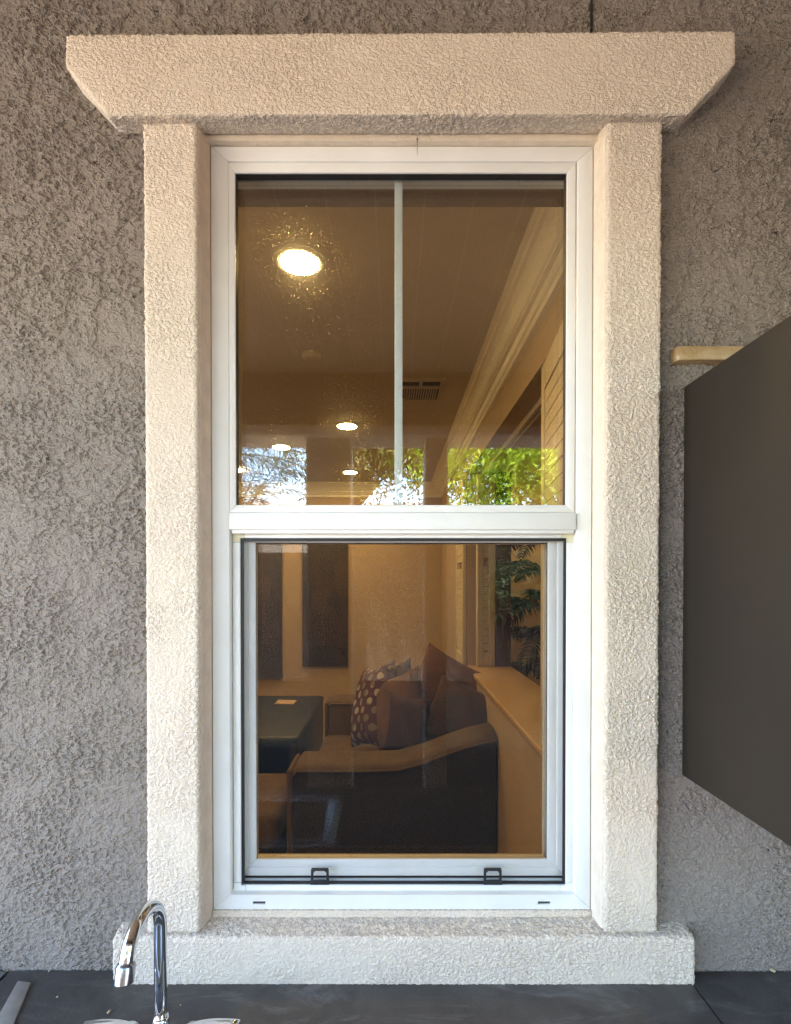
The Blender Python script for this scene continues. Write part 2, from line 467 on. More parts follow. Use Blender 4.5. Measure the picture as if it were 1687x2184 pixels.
Z_PC = EYE + 1.20
pc = bpy.data.objects.new('patio_ceiling', None); COL.objects.link(pc); pc.location = (0, 0, Z_PC); tag(pc, kind='structure')
box('backing_board', M['gap'], pc, -3.05, 3.6, -1.1, .99, Z_PC + .0012, Z_PC + .03)
xk = -3.0
k = 0
plank0 = None
while xk < 2.5:
    if plank0 is None:
        plank0 = box('plank', M['plank'], pc, xk + .003, xk + .152, -1.1, .985, Z_PC, Z_PC + .017)
    else:
        q = plank0.copy(); COL.objects.link(q); q.parent = pc; q.location.x += .155 * k
    xk += .155; k += 1
rf = MB().box(-3.2, 3.8, -1.25, 7.2, Z_PC + .05, Z_PC + .25).build('roof', M['roofing']); tag(rf, kind='structure')
YB = -.86
sw = MB().box(2.6, 2.8, -1.1, .99, 0, Z_PC - .002).build('added_blocking_wall', M['beam']); tag(sw, kind='structure')  # unseen wall added to block light from the right
bm_ = thing('patio_beam', 'taupe stuccoed beam along the open edge of the patio', 'beam', (0, YB - .1, Z_PC - .36))
zb = EYE + .836
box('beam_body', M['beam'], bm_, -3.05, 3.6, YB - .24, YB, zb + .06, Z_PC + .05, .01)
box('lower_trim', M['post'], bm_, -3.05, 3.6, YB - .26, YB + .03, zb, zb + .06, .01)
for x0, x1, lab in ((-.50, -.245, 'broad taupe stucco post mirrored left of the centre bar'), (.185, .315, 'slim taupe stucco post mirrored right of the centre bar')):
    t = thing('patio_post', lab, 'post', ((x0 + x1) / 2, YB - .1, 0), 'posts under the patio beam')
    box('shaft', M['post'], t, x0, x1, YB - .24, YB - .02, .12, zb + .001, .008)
    box('base', M['post'], t, x0 - .03, x1 + .03, YB - .26, YB, 0, .12, .008)

# ------------------------------------------------------------------ house wall (stucco, with opening and joint)
def nonuni(lo, hi, f0, f1, fine, coarse):
    a = list(np.arange(lo, f0, coarse)) + list(np.arange(f0, f1, fine)) + list(np.arange(f1, hi + 1e-6, coarse))
    return np.array(a)
house = thing('house_wall', 'rough grey-brown stucco house wall around the cream window surround', 'wall', (0, Y_WALL, 0))
XH0, XH1 = X_(352, Y_WALL), X_(1365, Y_WALL)
ZH0, ZH1 = Z_(2010, Y_WALL), Z_(200, Y_WALL)
JX = X_(1260.5, Y_WALL, 30)
def wall_sheet():
    fine = .0024
    xs = nonuni(-6, 6, -.86, .86, fine, .3); zs = nonuni(0, Z_PC + .04, Z_CNT - .02, Z_PC + .0, fine, .1)
    nx, nz = len(xs), len(zs)
    gx, gz = np.meshgrid(xs, zs)
    gy = np.full_like(gx, 0.0)
    # control joint: a narrow slot above the header
    co = np.stack([gx, gy, gz], -1).reshape(-1, 3)
    idx = np.arange(nx * nz).reshape(nz, nx)
    q = np.stack([idx[:-1, :-1], idx[:-1, 1:], idx[1:, 1:], idx[1:, :-1]], -1)
    cx = (gx[:-1, :-1] + gx[1:, 1:]) / 2; cz = (gz[:-1, :-1] + gz[1:, 1:]) / 2
    joint_q = (np.abs(cx - JX) < .0025) & (cz > Z_(80, Y_WALL))
    keep = ~joint_q & ~((cx > XH0) & (cx < XH1) & (cz > ZH0) & (cz < ZH1))
    q = q[keep]
    me = bpy.data.meshes.new('stucco_coat')
    me.vertices.add(len(co)); me.vertices.foreach_set('co', co.ravel())
    me.loops.add(q.size); me.loops.foreach_set('vertex_index', q.ravel())
    me.polygons.add(len(q)); me.polygons.foreach_set('loop_start', np.arange(0, q.size, 4)); me.polygons.foreach_set('loop_total', np.full(len(q), 4))
    me.update(calc_edges=True); me.validate()
    me.polygons.foreach_set('use_smooth', [True] * len(me.polygons))
    me.materials.append(M['wall'])
    o = bpy.data.objects.new('stucco_coat', me); COL.objects.link(o); o.parent = house
wall_sheet()
core = MB()
for a in ((-6, XH0, 0, Z_PC + .04), (XH1, 6, 0, Z_PC + .04), (XH0, XH1, 0, ZH0), (XH0, XH1, ZH1, Z_PC + .04)):
    core.box(a[0], a[1], Y_WALL + .02, 1.11, a[2], a[3])
core.build('wall_core', M['roomwall'], house)
box('control_joint', M['hole'], house, JX - .0019, JX + .0019, Y_WALL - .0035, Y_WALL + .018, Z_(66, Y_WALL), Z_PC + .01)

# ------------------------------------------------------------------ cream window surround
sur = thing('window_surround', 'cream stucco surround framing the white window', 'window surround', (0, Y_WALL, Z_CNT))
def header():
    pts = [(138, 71), (1571, 63), (1572, 134), (1471, 243), (227, 246), (137, 140)]
    P = [atY(x, y, Y_HEAD) for x, y in pts]
    a = [(q.x, Y_HEAD, q.z) for q in P]; b = [(q.x, 1.0, q.z + (.0095 if k_ in (3, 4) else 0)) for k_, q in enumerate(P)]
    # underside: front lip is lower than the middle
    MB().prism(a, b).build('header', M['trim'], sur, bevel=.004, remesh=.003, seg=2)
header()
zs0 = Z_(1985, Y_SILL)
zt = Z_(246, Y_HEAD)
def side(xo, xi, xf, nm, rm):
    o = X_(xo, Y_SIDE); i = X_(xi, Y_SIDE); f = X_(xf, Y_FR)
    sg = 1 if i > o else -1
    poly = [(o, 1.0), (o, Y_SIDE), (i, Y_SIDE), (i - sg * .001, 1.05), ((o + f) / 2, 1.05)]
    MB().prism([(x, y, Z_CNT + .09) for x, y in poly], [(x, y, zt + .03) for x, y in poly]).build(nm, M['trim'], sur, bevel=.005, remesh=.0032, seg=2)
    pr = [(i - sg * .006, Y_SIDE + .009), (i + sg * .0012, Y_SIDE + .010), (i + sg * .003, .985), (f - sg * .0035, 1.004), (f, Y_FR - .0015), (f, 1.05), (i - sg * .006, 1.05)]
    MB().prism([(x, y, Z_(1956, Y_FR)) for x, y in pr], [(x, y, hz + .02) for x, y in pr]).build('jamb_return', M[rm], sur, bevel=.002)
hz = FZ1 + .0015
side(308, 423, 450.5, 'side_trim', 'smooth_shaded')
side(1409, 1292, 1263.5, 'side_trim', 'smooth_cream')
# head return above the frame
hz = FZ1 + .0015
box('head_return', M['smooth_cream'], sur, FX0 - .03, FX1 + .03, 1.001, 1.05, hz, hz + .05)
m_ = MB(); c_ = atY(890, 312, 1.0)
m_.tube([(c_.x, 1.0002, hz + .004), (c_.x - .0006, 1.0005, hz - .001), (c_.x + .0004, 1.0085, Z_(331, 1.0085))], [.0016, .0013, .0003], 8)
m_.build('stucco_drip', M['strip'], sur, smooth=True)
def sill():
    xl, xr = X_(237, Y_SILL, 2040), X_(1486, Y_SILL, 2040)
    zf = Z_(2001, Y_SILL); zb_ = Z_(1952, Y_FR)
    poly = [(Y_SILL, Z_CNT - .03), (Y_SILL, zf), (Y_FR - .001, zb_), (1.05, zb_), (1.05, Z_CNT + .05), (1.0, Z_CNT - .03)]
    MB().prism([(xl, y, z) for y, z in poly], [(xr, y, z) for y, z in poly]).build('sill_trim', M['trim'], sur, bevel=.007, remesh=.0035, seg=3)
    # strip under the frame
    box('sill_return', M['trim'], sur, FX0, FX1, Y_FR - .004, 1.05, zb_ - .01, FZ0 - .0005)
sill()

# ------------------------------------------------------------------ window
win = thing('window', 'white vinyl single hung window with a dusty upper pane', 'window', (0, Y_FR, FZ0))
fi = (X_(489, Y_FR), X_(1229, Y_FR), Z_(1908, Y_FR), Z_(343, Y_FR))
fr = MB()
# head, jambs as mitred members; the sill member in pieces round its two weep slots
(a0, a1, c0, c1), (b0, b1, d0, d1) = (FX0, FX1, FZ0, FZ1), fi
yb = 1.075
for q in ([(a1, c0), (a1, c1), (b1, d1), (b1, d0)], [(a1, c1), (a0, c1), (b0, d1), (b1, d1)], [(a0, c1), (a0, c0), (b0, d0), (b0, d1)]):
    fr.prism([(x, Y_FR, z) for x, z in q], [(x, yb, z) for x, z in q])
frame = fr.build('frame', M['vinyl'], win, bevel=.0016)
wz0, wz1 = Z_(1928.5, Y_FR), Z_(1922.5, Y_FR)
s1, s2, s3, s4 = X_(539, Y_FR, 1925), X_(566, Y_FR, 1925), X_(1147, Y_FR, 1925), X_(1174, Y_FR, 1925)
sm = MB()
def trap(za, zb_, xa, xb, xc, xd): # lower edge z=za from xa..xb, upper z=zb from xc..xd
    sm.prism([(xa, Y_FR, za), (xb, Y_FR, za), (xd, Y_FR, zb_), (xc, Y_FR, zb_)], [(xa, yb, za), (xb, yb, za), (xd, yb, zb_), (xc, yb, zb_)])
def ex(z): t_ = (z - c0) / (d0 - c0); return a0 + (b0 - a0) * t_, a1 + (b1 - a1) * t_
l0, r0 = ex(c0); l1, r1 = ex(wz0); l2, r2 = ex(wz1); l3, r3 = ex(d0)
trap(c0, wz0, l0, r0, l1, r1); trap(wz1, d0, l2, r2, l3, r3)
trap(wz0, wz1, l1, s1, l2, s1); trap(wz0, wz1, s2, s3, s2, s3); trap(wz0, wz1, s4, r1, s4, r2)
sm.build('bottom_member', M['vinyl'], win)
for a, b in ((s1, s2), (s3, s4)):
    box('weep_slot', M['hole'], win, a - .001, b + .001, Y_FR + .004, Y_FR + .006, wz0 - .001, wz1 + .001)

# upper glazing bead (mitred), set back 1.5 mm and sloping in
ub_o = (X_(485, Y_FR, 720), X_(1228, Y_FR, 720), Z_(1093, Y_FR), Z_(344, Y_FR))
yb1 = Y_FR + .0025
ub_i = (X_(502, yb1, 720), X_(1208, yb1, 720), Z_(1077, yb1), Z_(368, yb1))
bead = MB().ring(ub_o, ub_i, yb1, 1.0195).build('glazing_bead', M['vinyl'], win, bevel=.0012)
gk = (ub_i[0] - .004, ub_i[1] + .004, ub_i[2] - .004, ub_i[3] + .004)
gi = (ub_i[0] + .0004, ub_i[1] - .0004, ub_i[2] + .0002, ub_i[3] - .0004)
MB().ring(gk, gi, 1.0198, 1.0335).build('gasket', M['black'], win)
up = box('upper_pane', M['glass_dirty'], win, gk[0], gk[1], 1.0345, 1.0375, gk[2], gk[3])
box('inner_pane', M['glass'], up, gk[0], gk[1], 1.0505, 1.0535, gk[2], gk[3])
mx0, mx1 = X_(841.5, 1.043, 720), X_(858.5, 1.043, 720)
box('muntin', M['muntin'], win, mx0, mx1, 1.0405, 1.0475, gk[2], gk[3], .001)
MB().ring((gk[0] - .01, gk[1] + .01, gk[2] - .01, gk[3] + .01), (X_(504.5, 1.075, 720), X_(1202, 1.075, 720), ub_i[2] + .0005, Z_(399, 1.075)), 1.056, 1.075).build('inner_frame', M['vinyl_grey'], win)

# meeting rail and the little lip beneath it
y_mr = Y_FR - .006
mr = box('meeting_rail', M['vinyl'], win, X_(487.5, y_mr), X_(1228.5, y_mr), y_mr, 1.06, Z_(1129.5, y_mr), Z_(1093.5, y_mr), .0012)
box('rail_lip', M['vinyl'], mr, X_(494, 1.012), X_(1224, 1.012), 1.012, 1.06, Z_(1138, 1.012), Z_(1129.0, 1.012), .0008)
bt = MB(); c_ = atY(1021, 1111, y_mr)
bt.lathe([(.0022, 0), (.0022, .0006)], (0, 0, 0), 16)
bt.v = [(c_.x + x, y_mr - z, c_.z + y) for x, y, z in bt.v]
bt.build('plug', M['vinyl'], mr)

# insect screen
Y_SC = 1.026
scr_o = (X_(497, Y_SC, 1500), X_(1222, Y_SC, 1500), Z_(1901, Y_SC), Z_(1138.5, Y_SC))
scr_i = (X_(513, Y_SC, 1500), X_(1208, Y_SC, 1500), Z_(1888, Y_SC), Z_(1147.5, Y_SC))
scn = MB()
cl = .018
(a0, a1, c0, c1), (b0, b1, d0, d1) = scr_o, scr_i
scn.box(a0, b0, Y_SC, Y_SC + .009, c0 + cl, c1 - cl * .95); scn.box(b1, a1, Y_SC, Y_SC + .009, c0 + cl, c1 - cl * .95)
scn.box(a0 + cl * 1.3, a1 - cl * 1.3, Y_SC, Y_SC + .009, d1, c1); scn.box(a0 + cl * 1.3, a1 - cl * 1.3, Y_SC, Y_SC + .009, c0, d0)
screen = scn.build('insect_screen', M['vinyl'], win, bevel=.001)
for (x0, x1, z0, z1, L, mt) in ((a0, b0, d1, c1, 0, 'corner'), (b1, a1, d1, c1, 1, 'corner'), (a0, b0, c0, d0, 2, 'vinyl'), (b1, a1, c0, d0, 3, 'vinyl')):
    m_ = MB(); top = L < 2; lft = L in (0, 2)
    X0, X1 = (x0, x0 + cl * 1.3 - .0004) if lft else (x1 - cl * 1.3 + .0004, x1)
    if top:
        xi_ = x1 if lft else x0
        poly = [(x0, c1 - cl * .95 + .0004), (x0, c1), (X1, c1), (X1, z0), (x1, z0), (x1, c1 - cl * .95 + .0004)] if lft else \
               [(x1, c1 - cl * .95 + .0004), (x1, c1), (X0, c1), (X0, z0), (x0, z0), (x0, c1 - cl * .95 + .0004)]
    else:
        poly = [(x0, c0 + cl - .0004), (x0, c0), (X1, c0), (X1, z1), (x1, z1), (x1, c0 + cl - .0004)] if lft else \
               [(x1, c0 + cl - .0004), (x1, c0), (X0, c0), (X0, z1), (x0, z1), (x0, c0 + cl - .0004)]
    m_.prism([(x, Y_SC - .0004, z) for x, z in poly], [(x, Y_SC + .0085, z) for x, z in poly])
    o_ = m_.build('corner_key', M[mt] if top else M['vinyl'], screen)
MB().ring((b0 - .0005, b1 + .0005, d0 - .0005, d1 + .0005), (b0 + .0052, b1 - .0046, d0 + .0035, d1 - .0058), Y_SC + .004, Y_SC + .0085).build('spline', M['black'], screen)
box('mesh', M['screen'], screen, b0 + .004, b1 - .004, Y_SC + .0062, Y_SC + .0064, d0 + .003, d1 - .004)
def pull_tab(px):
    yt = Y_SC - .0015
    x0, x1 = X_(px - 20, yt, 1870), X_(px + 20, yt, 1870)
    zb0, zt0 = Z_(1887.5, yt), Z_(1852, yt)
    t = .0058
    m_ = MB()
    m_.prism([(x0, yt, zb0), (x1, yt, zb0), (x1, yt, zb0 + .0095), (x0, yt, zb0 + .0095)], [(x0, yt + .003, zb0), (x1, yt + .003, zb0), (x1, yt + .003, zb0 + .0095), (x0, yt + .003, zb0 + .0095)])
    m_.box(x0 + .0008, x0 + t, yt, yt + .003, zb0 + .0095, zt0 - t); m_.box(x1 - t, x1 - .0008, yt, yt + .003, zb0 + .0095, zt0 - t)
    c = .003
    top = [(x0 + .0008, zt0 - t), (x1 - .0008, zt0 - t), (x1 - .0008, zt0 - c), (x1 - c, zt0), (x0 + c, zt0), (x0 + .0008, zt0 - c)]
    m_.prism([(x, yt, z) for x, z in top], [(x, yt + .003, z) for x, z in top])
    for sx, xx in ((1, x0 + t), (-1, x1 - t)):
        tri = [(xx, zt0 - t), (xx + sx * .004, zt0 - t), (xx, zt0 - t - .004)]
        m_.prism([(x, yt, z) for x, z in tri], [(x, yt + .003, z) for x, z in tri])
    m_.build('pull_tab', M['black'], screen, bevel=.0006)
pull_tab(682); pull_tab(1051)

# lower sash
Y_SA = 1.041
sa_o = (X_(512, Y_SA, 1500), X_(1208, Y_SA, 1500), Z_(1868, Y_SA), Z_(1140, Y_SA))
sa_m = (X_(529, Y_SA, 1500), X_(1188, Y_SA, 1500), Z_(1850, Y_SA), Z_(1150, Y_SA))
sash = MB().ring(sa_o, (sa_m[0] + .0002, sa_m[1] - .0002, sa_m[2] + .0002, sa_m[3] - .0002), Y_SA, 1.08).build('sash', M['vinyl_grey'], win, bevel=.0012)
yb2 = Y_SA + .002
sa_i = (X_(546, yb2, 1500), X_(1168, yb2, 1500), Z_(1833, yb2), Z_(1157.5, yb2))
MB().ring(sa_m, sa_i, yb2, 1.049).build('sash_bead', M['vinyl_grey'], sash, bevel=.0012)
MB().ring((sa_i[0] - .003, sa_i[1] + .003, sa_i[2] - .003, sa_i[3] + .003), (X_(548, 1.0525, 1500), X_(1165, 1.0525, 1500), Z_(1831, 1.0525), Z_(1160, 1.0525)), 1.0495, 1.0535).build('sash_gasket', M['black'], sash)
lp = box('lower_pane', M['glass_low'], win, sa_i[0] - .003, sa_i[1] + .003, 1.0538, 1.0568, sa_i[2] - .02, sa_i[3] + .003)
box('inner_pane', M['glass_low'], lp, sa_i[0] - .003, sa_i[1] + .003, 1.0695, 1.0725, sa_i[2] - .02, sa_i[3] + .003)
MB().ring((sa_i[0] - .02, sa_i[1] + .02, sa_i[2] - .02, sa_i[3] + .02), (X_(549, 1.095, 1500), X_(1158, 1.095, 1500), Z_(1828, 1.095), Z_(1161, 1.095)), 1.09, 1.10).build('inner_stop', M['shutter'], sash)
# sill track beneath the sash
tr = MB()
tr.box(fi[0], fi[1], 1.0355, 1.0385, fi[2] - .005, Z_(1883.5, 1.036)); tr.box(fi[0], fi[1], 1.0395, 1.0405, fi[2] - .005, Z_(1876, 1.043)); tr.box(fi[0], fi[1], 1.0425, 1.0455, fi[2] - .005, Z_(1873.5, 1.043))
tr.build('sill_track', M['vinyl_grey'], win)
box('light_leak_filler', M['hole'], win, fi[0], fi[1], 1.048, 1.09, fi[2] - .005, Z_(1862, 1.05))  # black filler added to stop room light leaking under the sash
# side channels behind the screen
box('track_floor', M['hole'], win, fi[0], fi[1], 1.040, 1.075, fi[2] - .012, fi[2] - .004)

# ------------------------------------------------------------------ counter, tape strip, faucet, sink
cnt = thing('counter', 'charcoal outdoor kitchen counter running below the window', 'counter', (0, .7, Z_CNT))
XS = X_(1485, .959, 2109)
XS = atZ(1485, 2109, Z_CNT).x
XL = atZ(20, 2073, Z_CNT).x
SX0, SX1, SY0, SY1 = -.57, -.185, .34, .655
sl = MB()
YC0, YC1, ZT, ZB_ = .22, .993, Z_CNT, Z_CNT - .045
for a in ((XL, SX0, YC0, YC1), (SX1, XS - .0018, YC0, YC1), (SX0, SX1, YC0, SY0), (SX0, SX1, SY1, YC1)):
    sl.box(a[0], a[1], a[2], a[3], ZB_, ZT)
sl.build('slab', M['counter'], cnt)
box('slab', M['counter'], cnt, XS + .0018, 2.2, YC0, YC1, ZB_, ZT - .0012, .002)
box('seam', M['hole'], cnt, XS - .003, XS + .003, YC0, YC1, ZB_, ZT - .006)
box('base_cabinet', M['post'], cnt, XL + .02, 2.2, YC0 + .04, .985, 0, ZB_ - .22)
sk = MB()
def rrect(x0, x1, y0, y1, r, z, n=6):
    out = []
    for cx, cy, a0_ in ((x1 - r, y1 - r, 0), (x0 + r, y1 - r, 90), (x0 + r, y0 + r, 180), (x1 - r, y0 + r, 270)):
        for i in range(n + 1):
            a = R(a0_ + 90 * i / n); out.append((cx + r * math.cos(a), cy + r * math.sin(a), z))
    return out
sink = thing('sink', 'drop-in steel bar sink set into the counter before the faucet', 'sink', ((SX0 + SX1) / 2, (SY0 + SY1) / 2, Z_CNT))
loops = [rrect(SX0 - .015, SX1 + .015, SY0 - .015, SY1 + .015, .05, Z_CNT + .001), rrect(SX0 - .012, SX1 + .012, SY0 - .012, SY1 + .012, .05, Z_CNT + .006),
         rrect(SX0 + .014, SX1 - .014, SY0 + .014, SY1 - .014, .045, Z_CNT + .005), rrect(SX0 + .02, SX1 - .02, SY0 + .02, SY1 - .02, .045, Z_CNT - .004),
         rrect(SX0 + .03, SX1 - .03, SY0 + .03, SY1 - .03, .05, Z_CNT - .16)]
n = len(loops[0]); vs_ = [p for l in loops for p in l]
fs_ = [(i * n + k, i * n + (k + 1) % n, (i + 1) * n + (k + 1) % n, (i + 1) * n + k) for i in range(len(loops) - 1) for k in range(n)]
fs_.append(tuple((len(loops) - 1) * n + k for k in range(n)))
sk.add(vs_, fs_); sk.build('basin', M['steel'], sink, smooth=True)
MB().lathe([(.03, 0), (.03, .003), (.02, .004)], ((SX0 + SX1) / 2, (SY0 + SY1) / 2, Z_CNT - .159), 24).build('drain', M['chrome'], sink)

# steel appliance edge at the far left
ap = thing('steel_burner', 'brushed steel burner housing at the far left end of the counter', 'burner', (XL - .2, .7, Z_CNT))
box('lid', M['steel'], ap, XL - .5, XL - .004, .25, .988, Z_CNT - .05, Z_CNT + .004, .003)
box('housing', M['steel'], ap, XL - .5, XL - .006, .26, .985, 0, Z_CNT - .052)
tp = [atZ(x, y, Z_CNT) for x, y in ((38, 2096), (66, 2099), (-30, 2330), (-92, 2330))]
ts = MB().prism([(q.x, q.y, Z_CNT + .0005) for q in tp], [(q.x, q.y, Z_CNT + .004) for q in tp]).build('flat_strip', M['strip'], bevel=.0008)
tag(ts, 'greyish tan flat strip lying on the left end of the counter', 'strip')
for x, y, r, nm, lb in ((105, 2072, .002, 'crumb', 'pale crumb on the counter near the wall at far left'), (233, 2160, .0034, 'crumb', 'tan crumb on the counter left of the faucet'),
                        (385, 2144, .0014, 'crumb', 'tiny white crumb on the counter right of the faucet pipe'), (122, 2127, .0018, 'crumb', 'white fleck on the counter beside the flat strip'),
                        (1648, 2071, .005, 'crumb', 'dry leaf bit on the counter below the cabinet')):
    q = atZ(x, y, Z_CNT); m_ = MB()
    m_.lathe([(r * .5, 0), (r, r * .35), (r * .75, r * .9), (r * .2, r * 1.05)], (q.x, q.y, q.z - (.0008 if x > 1500 else 0)), 7)
    m_.v = [(a + random.uniform(-1, 1) * r * .25, b + random.uniform(-1, 1) * r * .25, c) for a, b, c in m_.v]
    tag(m_.build(nm, M['crumb']), lb, 'crumb', 'crumbs on the counter')

FXc, FYr = X_(342.5, .83, 2050), .83
fau = thing('faucet', 'chrome gooseneck faucet with two lever handles', 'faucet', (FXc, FYr, Z_CNT))
rt = .0101
zA = Z_(1926, .785) - rt          # centreline apex
Ytip = .725
rad = (FYr - Ytip) / 2
zc_ = zA - rad * 1.02
path = [(FXc, FYr, Z_CNT + .012), (FXc, FYr, Z_CNT + .1)]
nA = 22
spine = []
for i in range(nA + 1):
    a = math.pi * i / nA * .94
    spine.append((FXc - .002 * i / nA, FYr - rad + rad * math.cos(a), zc_ + rad * 1.02 * math.sin(a)))
path += [(FXc, FYr, zc_ - .03)] + spine
e = Vector(spine[-1]); dirn = (e - Vector(spine[-2])).normalized()
ztip = Z_(2060, Ytip)
Lr = (e.z - ztip) / -dirn.z
path += [tuple(e + dirn * Lr * .5), tuple(e + dirn * Lr)]
MB().tube(path, rt, 24).build('spout', M['chrome'], fau, smooth=True)
en = e + dirn * Lr
MB().tube([en - dirn * .004, en - dirn * .001, en + dirn * .001, en + dirn * .021, en + dirn * .0225, en + dirn * .0225], [.0104, .0125, .0131, .0131, .0118, .009], 28).build('aerator', M['aerator'], fau, smooth=False, bevel=0).data.set_sharp_from_angle(angle=R(40))
for pl in fau.children:
    pl.data.polygons.foreach_set('use_smooth', [True] * len(pl.data.polygons))
bp = MB().prism(rrect(FXc - .085, FXc + .085, FYr - .026, FYr + .026, .025, Z_CNT + .001, 8), rrect(FXc - .083, FXc + .083, FYr - .024, FYr + .024, .0238, Z_CNT + .014, 8))
bp.build('base_plate', M['chrome'], fau, bevel=.002)
MB().lathe([(.019, .012), (.018, .02), (.0135, .028), (.0125, .045), (.0112, .05)], (FXc, FYr, Z_CNT), 28).build('spout_collar', M['chrome'], fau, smooth=True)
for s_, px, py, tipx, tipy in ((-1, 262, 2196, 176, 2172), (1, 428, 2196, 507, 2168)):
    hx = FXc + s_ * .051
    h = MB().lathe([(.019, .012), (.0185, .022), (.015, .030), (.011, .034)], (hx, FYr - .002, Z_CNT), 28).build('handle_hub', M['chrome'], fau, smooth=True)
    tip = atY(tipx, tipy + 16, FYr - .03)
    st = Vector((hx - s_ * .012, FYr - .004, Z_CNT + .031)); md_ = Vector((hx + s_ * .02, FYr - .014, Z_CNT + .040))
    pts, rr = [], []
    for i in range(13):
        t_ = i / 12
        pts.append(st * (1 - t_) ** 2 + md_ * 2 * t_ * (1 - t_) + tip * t_ ** 2)
        rr.append(.006 + .0095 * math.sin(math.pi * (t_ * .80 + .12)) * (1 if t_ < .98 else .7))
    lv = MB().tube(pts, rr, 16)
    c0_ = [Vector(p_) for p_ in pts]
    # flatten the lever into a paddle
    lv.v = [(x, y, c0_[min(i // 16, 12)].z + (z - c0_[min(i // 16, 12)].z) * .52) for i, (x, y, z) in enumerate(lv.v)]
    lv.build('lever', M['chrome'], fau, smooth=True)

# ------------------------------------------------------------------ cabinet and stone shelf at right
XCB = X_(1454, Y_WALL, 1240)
zct, zcb = Z_(827, Y_WALL), Z_(1651, Y_WALL)
Ycf = .995 * (1454 - 838) / (1712 - 838)
cab = thing('wall_cabinet', 'dark brown wall hung cabinet seen from its side', 'cabinet', (XCB + .3, Y_WALL, zcb))
box('side_panel', M['panel'], cab, XCB, XCB + .018, Ycf, Y_WALL - .004, zcb, zct, .0015)
box('carcass', M['panel'], cab, XCB + .018, XCB + .62, Ycf + .004, Y_WALL - .004, zcb + .003, zct - .003)
box('door', M['door'], cab, XCB + .0015, XCB + .62, Ycf - .024, Ycf - .001, zcb + .001, zct - .001, .002)
Ysf = .972
shx = X_(1444, Ysf, 755)
sz1, sz0 = Z_(737.5, Ysf), Z_(767, Ysf)
q0 = [(shx + .012, Ysf), (shx + .5, Ysf), (shx + .5, Y_WALL + .01), (shx, Y_WALL + .01), (shx, Ysf + .008), (shx + .004, Ysf + .002)]
shf = MB().prism([(x, y, sz0) for x, y in q0], [(x, y, sz1) for x, y in q0]).build('stone_shelf', M['stone'], bevel=.0015)
tag(shf, 'polished beige stone shelf with rounded end above the dark cabinet', 'shelf')

# ------------------------------------------------------------------ room: structure
ZC = EYE + 1.08
XW = .53; YBK = 5.6; XLW = -3.2
ZL = EYE - .58; ZHD = EYE + .78; YR0, YR1 = 1.45, 3.65; XD = .775
fl = MB().box(XLW, 2.8, 1.11, YBK + .1, -.05, 0).build('floor', M['carpet']); tag(fl, kind='structure')
ce = MB().box(XLW - .1, 2.8, 1.11, YBK + .1, ZC, ZC + .05).build('ceiling', M['ceiling']); tag(ce, kind='structure')
def struct(name, mat, *bs):
    m_ = MB()
    for b in bs: m_.box(*b)
    return tag(m_.build(name, mat), kind='structure')
struct('back_wall', M['roomwall'], (XLW - .1, 2.8, YBK, YBK + .1, 0, ZC))
struct('left_wall', M['roomwall'], (XLW - .1, XLW, 1.11, YBK, 0, ZC))
struct('right_wall', M['roomwall'], (XW, XD, 1.11, YBK, 0, ZL - .03), (XW, XD, 1.11, YBK, ZHD, ZC), (XW, XD, 1.11, YR0, ZL - .03, ZHD), (XW, XD, YR1, YBK, ZL - .03, ZHD))
struct('hall_wall', M['roomwall'], (2.3, 2.4, 1.11, YBK, 0, ZC))
ih = Z_(432, 1.16)
struct('front_wall', M['roomwall'], (XLW, FX0 + .006, 1.101, 1.16, 0, ZC), (FX1 - .004, 2.3, 1.101, 1.16, 0, ZC), (FX0 + .006, FX1 - .004, 1.101, 1.16, ih, ZC), (FX0 + .006, FX1 - .004, 1.101, 1.16, 0, Z_(1836, 1.16)))
vl = box('head_shade_cover', M['head_shade'], None, FX0 + .007, FX1 - .005, 1.1012, 1.172, ih - .0015, ih + .02)  # added cover, coloured dark for the unlit underside of the head
tag(vl, 'dark brown cover painting shade on the head of the upper pane, inside', 'head_shade')
isill = box('interior_sill', M['shutter'], None, FX0 + .008, FX1 - .006, 1.1005, 1.17, Z_(1835, 1.165), Z_(1823, 1.165))
M['stool'] = simple('stool_paint', (.55, .42, .27), None, rough=.8, spec=.1); isill.data.materials[0] = M['stool']
tag(isill, 'tan interior window stool behind the lower pane', 'window sill')
ld = box('ledge', M['ledge'], None, XW - .012, XD + .06, YR0, YR1 - .001, ZL - .03, ZL, .006)
tag(ld, 'tan painted ledge of the side opening behind the sofa', 'ledge')

# crown moulding along the right wall and back wall
def crown(name, pts2, along, a0_, a1_, lab):
    m_ = MB()
    if along == 'Y':
        m_.prism([(XW - d, a0_, ZC - h) for d, h in pts2], [(XW - d, a1_ - d, ZC - h) for d, h in pts2])
    else:
        m_.prism([(a0_, YBK - d, ZC - h) for d, h in pts2], [(a1_ - d, YBK - d, ZC - h) for d, h in pts2])
    return tag(m_.build(name, M['paint_white']), lab, 'moulding')
prof = [(0, 0), (.125, 0), (.125, .012), (.110, .018), (.106, .03), (.094, .034), (.078, .05), (.060, .075), (.050, .082), (.050, .092), (.036, .096), (.028, .115), (.020, .12), (.020, .145), (0, .15)]
crown('crown_moulding', prof, 'Y', 1.13, YBK, 'cream crown moulding running back along the right room wall')
crown('crown_moulding', prof, 'X', XLW, XW, 'cream crown moulding across the far room wall')

